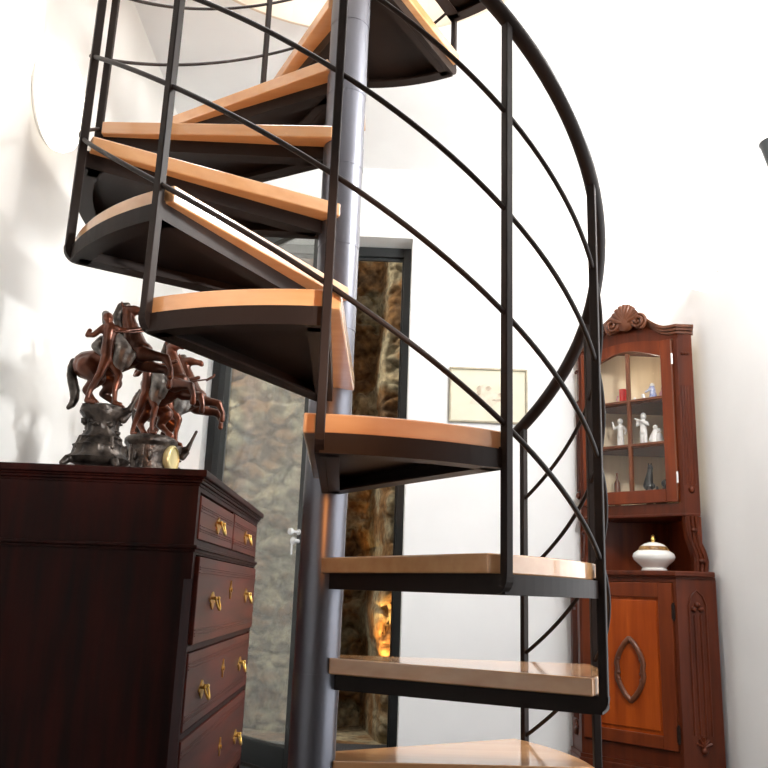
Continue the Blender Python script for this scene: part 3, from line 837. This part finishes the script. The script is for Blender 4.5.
# canted corner carvings (lower): arch motif, flutes, leaf foot
def canted(sgn):
    A = Vector((cx + sgn * 0.2225, -0.10, 0)); d_ = Vector((sgn * 0.7071, 0.7071, 0)); n_ = Vector((sgn * 0.7071, -0.7071, 0))
    m = MB()
    def Pt(u, z, o_): return A + d_ * u + n_ * o_ + Vector((0, 0, z))
    mid = 0.080
    arch = [Pt(mid - 0.034, 0.66, 0.001), Pt(mid - 0.034, 0.70, 0.002), Pt(mid - 0.022, 0.735, 0.002), Pt(mid, 0.755, 0.002), Pt(mid + 0.022, 0.735, 0.002), Pt(mid + 0.034, 0.70, 0.002), Pt(mid + 0.034, 0.66, 0.001)]
    m.tube(arch, 0.004, n=6)
    for u in (-0.014, 0.014):
        m.ball(Pt(mid + u, 0.682, 0.001), 0.013, s=(1, 1, 0.9), sub=2)
    m.ball(Pt(mid, 0.70, 0.001), 0.012, sub=2)
    for u in (-0.034, -0.012, 0.012, 0.034):
        m.tube([Pt(mid + u, 0.21, 0.0), Pt(mid + u, 0.66, 0.0)], 0.005, n=8)
    for i in range(5):
        a = PI * (i + 0.5) / 5
        m.tube([Pt(mid, 0.17, 0.002), Pt(mid + 0.032 * math.cos(a), 0.17 + 0.036 * math.sin(a), 0.003)], [0.008, 0.005], n=6)
    m.ball(Pt(mid, 0.155, 0.001), 0.015, sub=2)
    return m.build('pilaster_carving', M['cab'], cb)
canted(1); canted(-1)

# upper part
UP = [(-0.257, 0.0), (0.236, 0.0), (0.282, 0.046), (cx, 0.349), (-0.2926, 0.046)]
UZ0, UZ1 = 1.085, 1.87
u_ = MB()
slab(UP[1], UP[2], 0.018, UZ0, UZ1, u_); slab(UP[4], UP[0], 0.018, UZ0, UZ1, u_)
UL, UR = -0.238, 0.217
u_.box((UP[0][0], 0, UZ0), (UL, 0.02, UZ1)); u_.box((UR, 0, UZ0), (UP[1][0], 0.02, UZ1))
u_.box((UL, 0, UZ0), (UR, 0.02, 1.115))
u_.build('upper_carcass', M['cab'], cb)
bk = MB()
slab(UP[2], UP[3], 0.012, UZ0, UZ1, bk); slab(UP[3], UP[4], 0.012, UZ0, UZ1, bk)
bk.build('back_panel', M['cab_in'], cb)
nb = MB()   # open niche panels, in the lighter door wood to look lit
def lerp2(p, q_, t): return (p[0] + (q_[0] - p[0]) * t, p[1] + (q_[1] - p[1]) * t)
ins = 0.014
for (p_, q_) in ((UP[2], UP[3]), (UP[3], UP[4])):
    a, b2 = Vector(p_), Vector(q_)
    d_ = (b2 - a).normalized(); n_ = Vector((-d_.y, d_.x))
    nb.prism([a, b2, b2 + n_ * 0.014, a + n_ * 0.014], 0.831, 1.057)
nb.build('niche_panel', M['cab_door'], cb)
for z in (1.058, 1.368, 1.569, UZ1 - 0.012):
    sp = [(-0.25, 0.012 if z > 1.1 else -0.004), (0.25, 0.012 if z > 1.1 else -0.004), (0.284, 0.046), (cx, 0.330), (-0.274, 0.046)]
    s2 = MB()
    if z < 1.1:
        s2.prism(offs(UP, 0.010), z, z + 0.012, bev=0.003); s2.prism(offs(UP, 0.004), z + 0.012, UZ0)
        nm = 'niche_ceiling'
        mm = M['cab']
    else:
        sp = [(-0.235, 0.024), (0.216, 0.024), (0.252, 0.055), (cx, 0.318), (-0.262, 0.055)]
        s2.prism(sp, z, z + 0.012)
        nm = 'shelf'
        mm = M['cab']
    s2.build(nm, mm, cb)
MB().prism([(-0.235, 0.024), (0.216, 0.024), (0.252, 0.055), (cx, 0.318), (-0.262, 0.055)], UZ0 + 0.001, UZ0 + 0.03).build('cabinet_bottom', M['cab_in'], cb)

# pediment: swan-neck curve following the crest
def crest_z(x):
    a = min(1, abs(x) / (0.241 if x > 0 else 0.262))
    return 1.890 + 0.115 * (0.5 + 0.5 * math.cos(PI * min(1, a * 1.12))) 
xs = [-0.262 + 0.503 * i / 40 for i in range(41)]
pd = MB()
rx = Matrix.Rotation(PI / 2, 4, 'X')
def band(f_lo, f_hi, y0, y1, xs_):
    poly = [(x, f_lo(x)) for x in xs_] + [(x, f_hi(x)) for x in xs_[::-1]]
    pd.prism(poly, -y1, -y0, mat=rx)
band(lambda x: 1.835, lambda x: crest_z(x) - 0.03, 0.0, 0.02, xs)
fr_ = pd.build('frieze', M['cab'], cb)
pd = MB()
band(lambda x: crest_z(x) - 0.036, lambda x: crest_z(x) - 0.022, -0.010, 0.02, xs)
band(lambda x: crest_z(x) - 0.024, lambda x: crest_z(x) - 0.010, -0.020, 0.02, xs)
band(lambda x: crest_z(x) - 0.012, lambda x: crest_z(x), -0.030, 0.02, xs)
for sgn in (1, -1):
    P1, P2 = (UP[1], UP[2]) if sgn == 1 else (UP[0], UP[4])
    zt_ = crest_z(0.241)
    for dz0, dz1, o_ in ((-0.036, -0.022, 0.010), (-0.024, -0.010, 0.020), (-0.012, 0.0, 0.030)):
        a = Vector(P1); b2 = Vector(P2)
        n_ = Vector((sgn * 0.7071, -0.7071)) * o_
        poly = [(a.x, a.y + 0.018), (a.x + sgn * 0.0, a.y - o_), (a.x + sgn * o_ * 0.414, a.y - o_), (b2.x + n_.x, b2.y + n_.y), (b2.x, b2.y + 0.02)]
        pd.prism(poly, zt_ + dz0, zt_ + dz1)
pd.build('cornice', M['carve'], cb)
sh = MB()
# shell with ribs between two scroll volutes
for i in range(9):
    a = PI * (0.08 + 0.84 * i / 8)
    L_ = 0.078
    p0 = Vector((0.012, -0.030, 1.936)); p1 = Vector((0.012 + L_ * 0.86 * math.cos(a), -0.036, 1.945 + L_ * math.sin(a)))
    sh.tube([p0, p0.lerp(p1, 0.5) + Vector((0, -0.012, 0)), p1], [0.006, 0.012, 0.0125], n=8)
sh.ball((0.012, -0.028, 1.955), 0.05, s=(1.1, 0.35, 1.1), sub=2)
for s in (-1, 1):
    pts = []; rr = []
    for i in range(34):
        a = i / 33 * 4.2 * PI
        r_ = 0.038 * (1 - 0.8 * i / 33)
        pts.append(Vector((0.012 + s * (0.064) + s * r_ * math.cos(a - PI * 0.4), -0.034 - 0.012 * i / 33, 1.937 + r_ * math.sin(a - PI * 0.4)))); rr.append(0.0085 - 0.003 * i / 33)
    sh.tube(pts, rr, n=8)
    sh.lathe([(0.034, 0), (0.034, 0.02), (0.0, 0.021)], n=24, mat=Matrix.Translation((0.012 + s * 0.064, -0.014, 1.937)) @ rotx)
sh.build('shell_crest', M['carve'], cb)

# glazed door with arched top rail
gd = MB()
g0, g1, gz0, gz1 = UL + 0.003, UR - 0.003, 1.118, 1.832
yg0, yg1 = -0.014, 0.010
st_w = 0.052
gd.box((g0, yg0, gz0), (g0 + st_w, yg1, gz1), 0.003); gd.box((g1 - st_w, yg0, gz0), (g1, yg1, gz1), 0.003)
gd.box((g0 + st_w, yg0, gz0), (g1 - st_w, yg1, gz0 + 0.056), 0.003)
xi = [g0 + st_w + (g1 - g0 - 2 * st_w) * i / 24 for i in range(25)]
poly = [(x, 1.765 + 0.045 * math.sin(PI * (x - xi[0]) / (xi[-1] - xi[0])) ** 1.2) for x in xi] + [(x, gz1 + 0.02 * math.sin(PI * (x - xi[0]) / (xi[-1] - xi[0]))) for x in xi[::-1]]
gd.prism(poly, -yg1, -yg0, mat=rx)
gdo = gd.build('glazed_door', M['cab_door'], cb)
mu = MB()
mu.box((cx - 0.008 - 0.006, yg0 + 0.002, gz0 + 0.055), (cx + 0.008 - 0.006, yg1 - 0.002, 1.80), 0.003)
for z in (1.376, 1.577):
    mu.box((g0 + st_w - 0.001, yg0 + 0.003, z - 0.007), (g1 - st_w + 0.001, yg1 - 0.003, z + 0.007), 0.003)
mu.build('glazing_bars', M['carve'], gdo)
MB().box((g0 + st_w - 0.004, -0.002, gz0 + 0.05), (g1 - st_w + 0.004, 0.001, 1.80)).build('glass', M['glass_cab'], gdo)
MB().box((g1 - 0.004, yg0 - 0.002, gz0 + 0.004), (g1 + 0.002, yg0 + 0.004, gz1 - 0.004), 0.0015).build('bead', M['carve'], gdo)
for z in (1.22, 1.74):
    MB().tube([Vector((g1 + 0.003, yg0 - 0.002, z - 0.024)), Vector((g1 + 0.003, yg0 - 0.002, z + 0.024))], 0.0045, n=8).build('hinge', M['chrome'], gdo)
# fluted carving on upper canted faces
for sgn in (1, -1):
    A = Vector((UP[1][0] if sgn == 1 else UP[0][0], 0, 0)); d_ = Vector((sgn * 0.7071, 0.7071, 0)); n_ = Vector((sgn * 0.7071, -0.7071, 0))
    m = MB()
    for u in (0.013, 0.025, 0.037, 0.050):
        if u < 0.06:
            m.tube([A + d_ * u + Vector((0, 0, 1.19)), A + d_ * u + Vector((0, 0, 1.62))], [0.0045, 0.0035], n=8)
    m.ball(A + d_ * 0.032 + n_ * 0.001 + Vector((0, 0, 1.17)), 0.014, s=(1, 1, 1.2), sub=2)
    for u in (-0.012, 0, 0.012):
        m.ball(A + d_ * (0.032 + u) + n_ * 0.001 + Vector((0, 0, 1.765)), 0.008, sub=2)
    m.build('pilaster_carving', M['cab'], cb)
# scroll brackets carrying the upper part
for sgn in (1, -1):
    poly = []
    prof_in = [(0.00, 1.058), (0.002, 1.02), (0.008, 0.97), (0.020, 0.93), (0.030, 0.895), (0.030, 0.86), (0.026, 0.831)]
    out = [(0.055, 1.058), (0.060, 1.03), (0.056, 0.99), (0.064, 0.955), (0.082, 0.915), (0.090, 0.875), (0.086, 0.831)]
    A = Vector((cx + sgn * 0.238, -0.012, 0))
    d_ = Vector((sgn * 0.7071, 0.7071, 0))
    n_ = Vector((sgn * 0.7071, -0.7071, 0))
    m = MB()
    poly = prof_in + out[::-1]
    mt = Matrix(((d_.x, 0, n_.x, A.x), (d_.y, 0, n_.y, A.y), (0, 1, 0, 0), (0, 0, 0, 1)))
    m.prism(poly, -0.05, -0.012, mat=mt)
    for k_, (i0, o0) in enumerate(((0.2, 0.02), (0.5, 0.02), (0.8, 0.02))):
        pts = [mt @ Vector((pi_[0] + (po[0] - pi_[0]) * i0, pi_[1], -0.010)) for pi_, po in zip(prof_in, out)]
        m.tube(pts, 0.008, n=8)
    for zz in (1.0, 0.875):
        k2 = 2 if zz > 0.9 else 5
        m.ball(mt @ Vector(((prof_in[k2][0] + out[k2][0]) / 2, zz, -0.008)), 0.016, s=(1, 1, 0.7), sub=2)
    m.build('scroll_bracket', M['cab'], cb)

# ------------------------------------------------------------------ things in the cabinet (placed in the cabinet's frame)
CMX = Matrix.Translation(Vector(CM)) @ Matrix.Rotation(-PI / 4, 4, 'Z')
def cabpt(x, y, z):
    v = CMX @ Vector((x, y, z))
    return (v.x, v.y, v.z)
tu = thing('tureen', 'white porcelain lidded tureen with gilt knob on the cabinet counter', 'tureen', cabpt(0.088, 0.0, 0.8305), -PI / 4)
MB().lathe([(0.052, 0), (0.054, 0.006), (0.048, 0.014), (0.062, 0.028), (0.082, 0.046), (0.088, 0.060), (0.083, 0.074), (0.066, 0.086), (0.060, 0.088)], n=40).build('bowl', M['porcelain'], tu)
MB().lathe([(0.0605, 0.087), (0.060, 0.092), (0.054, 0.104), (0.040, 0.114), (0.018, 0.121), (0, 0.123)], n=40).build('lid', M['porcelain'], tu)
MB().lathe([(0.0672, 0.0862), (0.0615, 0.0895), (0.0610, 0.0925), (0.0555, 0.103), (0.0545, 0.1035)], n=40).build('band', M['brown_band'], tu)
MB().lathe([(0.010, 0.119), (0.006, 0.126), (0.011, 0.134), (0.006, 0.142), (0.008, 0.148), (0.0, 0.155)], n=16).build('knob', M['brass'], tu)

def figurine(name, label, pos, chains, mat, voxel=0.0022, group=None, rz=-PI / 4, cat='figurine', extra=None):
    t = thing(name, label, cat, pos, rz, group)
    m = MB()
    for c_ in chains:
        m.chain([(Vector(p) * 1.12, r * 1.12) for p, r in c_])
    o = m.build('body', mat, t, remesh=voxel, smooth_n=1)
    dz = min(v.co.z for v in o.data.vertices)
    for v in o.data.vertices:
        v.co.z -= dz - 0.0006
    return t
SH1, SH2, SH0 = 1.5815, 1.3805, 1.1155
GW = 'white porcelain figurines in the cabinet'
base = [((-0.014, 0, 0.006), 0.006), ((0.014, 0, 0.006), 0.006)]
fg = figurine('figurine', 'white porcelain figurine with one arm raised, left on the middle shelf', cabpt(-0.085, 0.07, SH2),
    [[((-0.016, 0, 0.006), 0.007), ((0.016, 0, 0.006), 0.007)], [((-0.008, 0, 0.008), 0.007), ((-0.006, 0, 0.055), 0.009)], [((0.009, 0, 0.008), 0.007), ((0.006, 0, 0.055), 0.009)],
     [((0, 0, 0.052), 0.013), ((0, 0, 0.075), 0.012), ((0, 0, 0.088), 0.014)], [((0, 0, 0.112), 0.0115), ((0.001, 0, 0.116), 0.0105)], [((0, 0, 0.095), 0.006), ((0, 0, 0.105), 0.006)],
     [((-0.014, 0, 0.09), 0.006), ((-0.028, 0, 0.086), 0.0055), ((-0.034, 0, 0.112), 0.005)], [((0.014, 0, 0.09), 0.006), ((0.024, 0, 0.075), 0.0055), ((0.022, -0.004, 0.058), 0.005)]], M['porcelain'], group=GW)
figurine('figurine', 'tall white porcelain piper figurine, centre of the middle shelf', cabpt(0.028, 0.07, SH2),
    [[((-0.016, 0, 0.006), 0.007), ((0.016, 0, 0.006), 0.007)], [((-0.007, 0, 0.008), 0.008), ((-0.005, 0, 0.06), 0.010)], [((0.008, 0, 0.008), 0.008), ((0.006, 0, 0.06), 0.010)],
     [((0, 0, 0.058), 0.014), ((0, 0, 0.08), 0.013), ((0, 0, 0.096), 0.015)], [((0.002, 0, 0.121), 0.0125), ((0.002, 0, 0.127), 0.012)], [((0, 0, 0.10), 0.007), ((0, 0, 0.115), 0.007)],
     [((0.016, 0, 0.096), 0.007), ((0.024, -0.008, 0.085), 0.006), ((0.002, -0.016, 0.10), 0.005), ((-0.026, -0.016, 0.113), 0.004)], [((-0.016, 0, 0.096), 0.007), ((-0.022, -0.008, 0.088), 0.006), ((-0.016, -0.016, 0.106), 0.005)]], M['porcelain'], group=GW)
figurine('figurine', 'low white porcelain couple figurine, right on the middle shelf', cabpt(0.090, 0.07, SH2),
    [[((-0.022, 0, 0.008), 0.009), ((0.022, 0, 0.008), 0.009)], [((-0.010, 0, 0.012), 0.016), ((-0.008, 0, 0.04), 0.013), ((-0.006, 0, 0.052), 0.010)], [((0.014, 0, 0.012), 0.015), ((0.012, 0, 0.034), 0.012)],
     [((-0.004, 0, 0.068), 0.010), ((-0.004, 0, 0.070), 0.010)], [((0.013, 0, 0.056), 0.009), ((0.013, 0, 0.057), 0.009)], [((-0.014, -0.004, 0.045), 0.005), ((-0.026, -0.004, 0.02), 0.006)]], M['porcelain'], group=GW)
bl = figurine('figurine', 'blue and white porcelain figurine on the top shelf behind the glass', cabpt(0.070, 0.07, SH1),
    [[((-0.005, 0, 0.006), 0.008), ((0.02, 0, 0.006), 0.010)], [((0.010, 0, 0.012), 0.016), ((0.010, 0, 0.04), 0.012), ((0.008, 0, 0.058), 0.009)], [((0.008, 0, 0.060), 0.008), ((-0.008, 0, 0.045), 0.005), ((-0.02, 0, 0.04), 0.005)]], M['blue_porcelain'])
MB().ball((0.009, 0, 0.075), 0.011, sub=2).build('head', M['porcelain'], bl)
lam = MB().chain([(Vector((-0.030, 0, 0.010)), 0.010), (Vector((-0.010, 0, 0.012)), 0.010)]).chain([(Vector((-0.032, 0, 0.012)), 0.008), (Vector((-0.036, 0, 0.034)), 0.009)]).build('companion', M['porcelain'], bl, remesh=0.0022, smooth_n=1)
dg_ = figurine('figurine', 'tiny white porcelain animal beside the central glazing bar on the top shelf', cabpt(0.008, 0.07, SH1),
    [[((-0.012, 0, 0.012), 0.008), ((0.010, 0, 0.010), 0.009)], [((-0.012, 0, 0.014), 0.006), ((-0.014, 0, 0.024), 0.006)]], M['porcelain'])
cup = thing('mug', 'bright red glazed mug on the top shelf of the cabinet', 'mug', cabpt(-0.062, 0.07, SH1), -PI / 4)
MB().lathe([(0.019, 0), (0.021, 0.004), (0.020, 0.03), (0.022, 0.074), (0.019, 0.074), (0.018, 0.02), (0, 0.018)], n=28).build('cup', M['red'], cup)
MB().tube([Vector((-0.016, 0, 0.048)), Vector((-0.032, 0, 0.046)), Vector((-0.036, 0, 0.03)), Vector((-0.030, 0, 0.016)), Vector((-0.016, 0, 0.014))], 0.0035, n=8).build('handle', M['pink'], cup)
pk = thing('vase', 'small pink vase at the right end of the top shelf', 'vase', cabpt(0.128, 0.085, SH1), -PI / 4)
MB().lathe([(0.012, 0), (0.020, 0.016), (0.022, 0.034), (0.012, 0.052), (0.014, 0.060), (0.010, 0.060), (0, 0.03)], n=24).build('body', M['pink'], pk)
figurine('cat_figurine', 'tall black cat figurine on the bottom shelf of the cabinet', cabpt(0.045, 0.07, SH0),
    [[((-0.012, 0, 0.07), 0.012), ((0.012, 0, 0.07), 0.013)], [((-0.004, 0, 0.072), 0.020), ((0.002, 0, 0.105), 0.015), ((0.006, 0, 0.135), 0.010)], [((0.006, 0, 0.142), 0.010), ((0.009, 0, 0.142), 0.010)], [((0.002, 0, 0.150), 0.004), ((0.0, 0, 0.162), 0.002)], [((0.011, 0, 0.150), 0.004), ((0.013, 0, 0.160), 0.002)], [((0, 0, 0.012), 0.018), ((0, 0, 0.07), 0.014)]], M['black'])
figurine('dark_figurine', 'small dark round figurine right of the black cat', cabpt(0.115, 0.07, SH0),
    [[((-0.006, 0, 0.012), 0.014), ((0.004, 0, 0.06), 0.012)], [((0.004, 0, 0.082), 0.015), ((0.006, 0, 0.084), 0.015)], [((-0.03, 0, 0.01), 0.008), ((-0.03, 0, 0.068), 0.006)], [((-0.03, 0, 0.01), 0.009), ((0, 0, 0.01), 0.009)]], M['black'])
vs = thing('bottle', 'slim dark brown bottle on the bottom shelf behind the left pane', 'bottle', cabpt(-0.115, 0.08, SH0), -PI / 4)
MB().lathe([(0.012, 0), (0.014, 0.004), (0.014, 0.11), (0.006, 0.125), (0.005, 0.15), (0.0065, 0.151), (0.0065, 0.158), (0, 0.158)], n=24).build('body', M['carve'], vs)

# ------------------------------------------------------------------ lights
def area(name, loc, rot_, sx, sy, power, col=(1, 1, 1)):
    l = bpy.data.lights.new(name, 'AREA')
    l.shape = 'RECTANGLE'; l.size = sx; l.size_y = sy; l.energy = power; l.color = col
    o = bpy.data.objects.new(name, l); COL.objects.link(o)
    o.location = loc; o.rotation_euler = rot_
    return o
def point(name, loc, power, col, r=0.05):
    l = bpy.data.lights.new(name, 'POINT')
    l.energy = power; l.color = col; l.shadow_soft_size = r
    o = bpy.data.objects.new(name, l); COL.objects.link(o)
    o.location = loc
    return o
def spot(name, loc, target, power, col, ang_, r=0.02):
    l = bpy.data.lights.new(name, 'SPOT')
    l.energy = power; l.color = col; l.spot_size = ang_; l.spot_blend = 0.6; l.shadow_soft_size = r
    o = bpy.data.objects.new(name, l); COL.objects.link(o)
    o.location = loc
    o.rotation_euler = (Vector(target) - Vector(loc)).to_track_quat('-Z', 'Y').to_euler()
    return o
area('window_daylight', (XR + 0.2, (WY0 + WY1) / 2, 0.95), (0, PI / 2, 0), 1.8, WY1 - WY0, 30, (0.95, 0.98, 1.0))
area('stairwell_daylight', (STX, STY, 4.3), (0, 0, 0), 1.4, 1.4, 110, (1.0, 0.98, 0.95))
point('overhead_fill', (1.05, 1.95, 2.2), 92, (1.0, 0.99, 0.97), 0.14)  # fill added out of view to even out the ceiling and walls
spot('side_key_light', (1.05, -0.12, 1.13), (-0.72, 2.02, 1.22), 300, (0.97, 0.99, 1.0), math.radians(17), 0.05)  # unseen source inferred from the horse's shadow on the left wall
point('sconce_light', (XR - 0.06, 3.40, 2.15), 15, (1.0, 0.95, 0.88), 0.04)
spot('warm_spot_light', (0.25, -0.7, 0.95), (-0.09, 1.42, 1.12), 95, (1.0, 0.34, 0.08), math.radians(20), 0.05)
point('cabinet_fill', (1.29, 3.80, 1.74), 0.4, (1.0, 0.9, 0.75), 0.02)  # unseen fill added to brighten the shelves
spot('passage_spot', (0.03, 4.2, 0.25), (0.14, 4.5, 0.56), 60, (1.0, 0.6, 0.22), 0.7)
area('passage_light', (-1.3, 4.32, 2.9), (math.radians(-25), math.radians(-25), 0), 0.6, 0.6, 50, (1.0, 0.97, 0.9))

wd = bpy.data.worlds.new('world')
SC.world = wd
wd.use_nodes = True
wd.node_tree.nodes['Background'].inputs[0].default_value = (0.9, 0.95, 1.0, 1)
wd.node_tree.nodes['Background'].inputs[1].default_value = 0.8

# ------------------------------------------------------------------ camera
YAW = math.radians(-0.77363)
th, ro, fpx = 0.24349567, 0.03692, 841.83
Fv = Vector((0, math.cos(th), math.sin(th))); U0 = Vector((0, -math.sin(th), math.cos(th))); X0 = Vector((1, 0, 0))
Xv = X0 * math.cos(ro) + U0 * math.sin(ro); Uv = -X0 * math.sin(ro) + U0 * math.cos(ro)
rz = Matrix.Rotation(YAW, 3, 'Z')
Fv, Xv, Uv = rz @ Fv, rz @ Xv, rz @ Uv
cd = bpy.data.cameras.new('camera')
cd.sensor_width = 36.0
cd.lens = fpx / 768 * 36.0
cd.clip_start = 0.05
co = bpy.data.objects.new('camera', cd)
COL.objects.link(co)
mw = Matrix(((Xv.x, Uv.x, -Fv.x, 0), (Xv.y, Uv.y, -Fv.y, 0), (Xv.z, Uv.z, -Fv.z, 0.70), (0, 0, 0, 1)))
co.matrix_world = mw
SC.camera = co

SC.view_settings.view_transform = 'Standard'
SC.view_settings.look = 'None'
SC.view_settings.exposure = -0.22
SC.view_settings.gamma = 1.0
SC.view_settings.use_curve_mapping = False
SC.cycles.use_denoising = True
SC.cycles.max_bounces = 10
SC.cycles.diffuse_bounces = 6
SC.cycles.transparent_max_bounces = 12
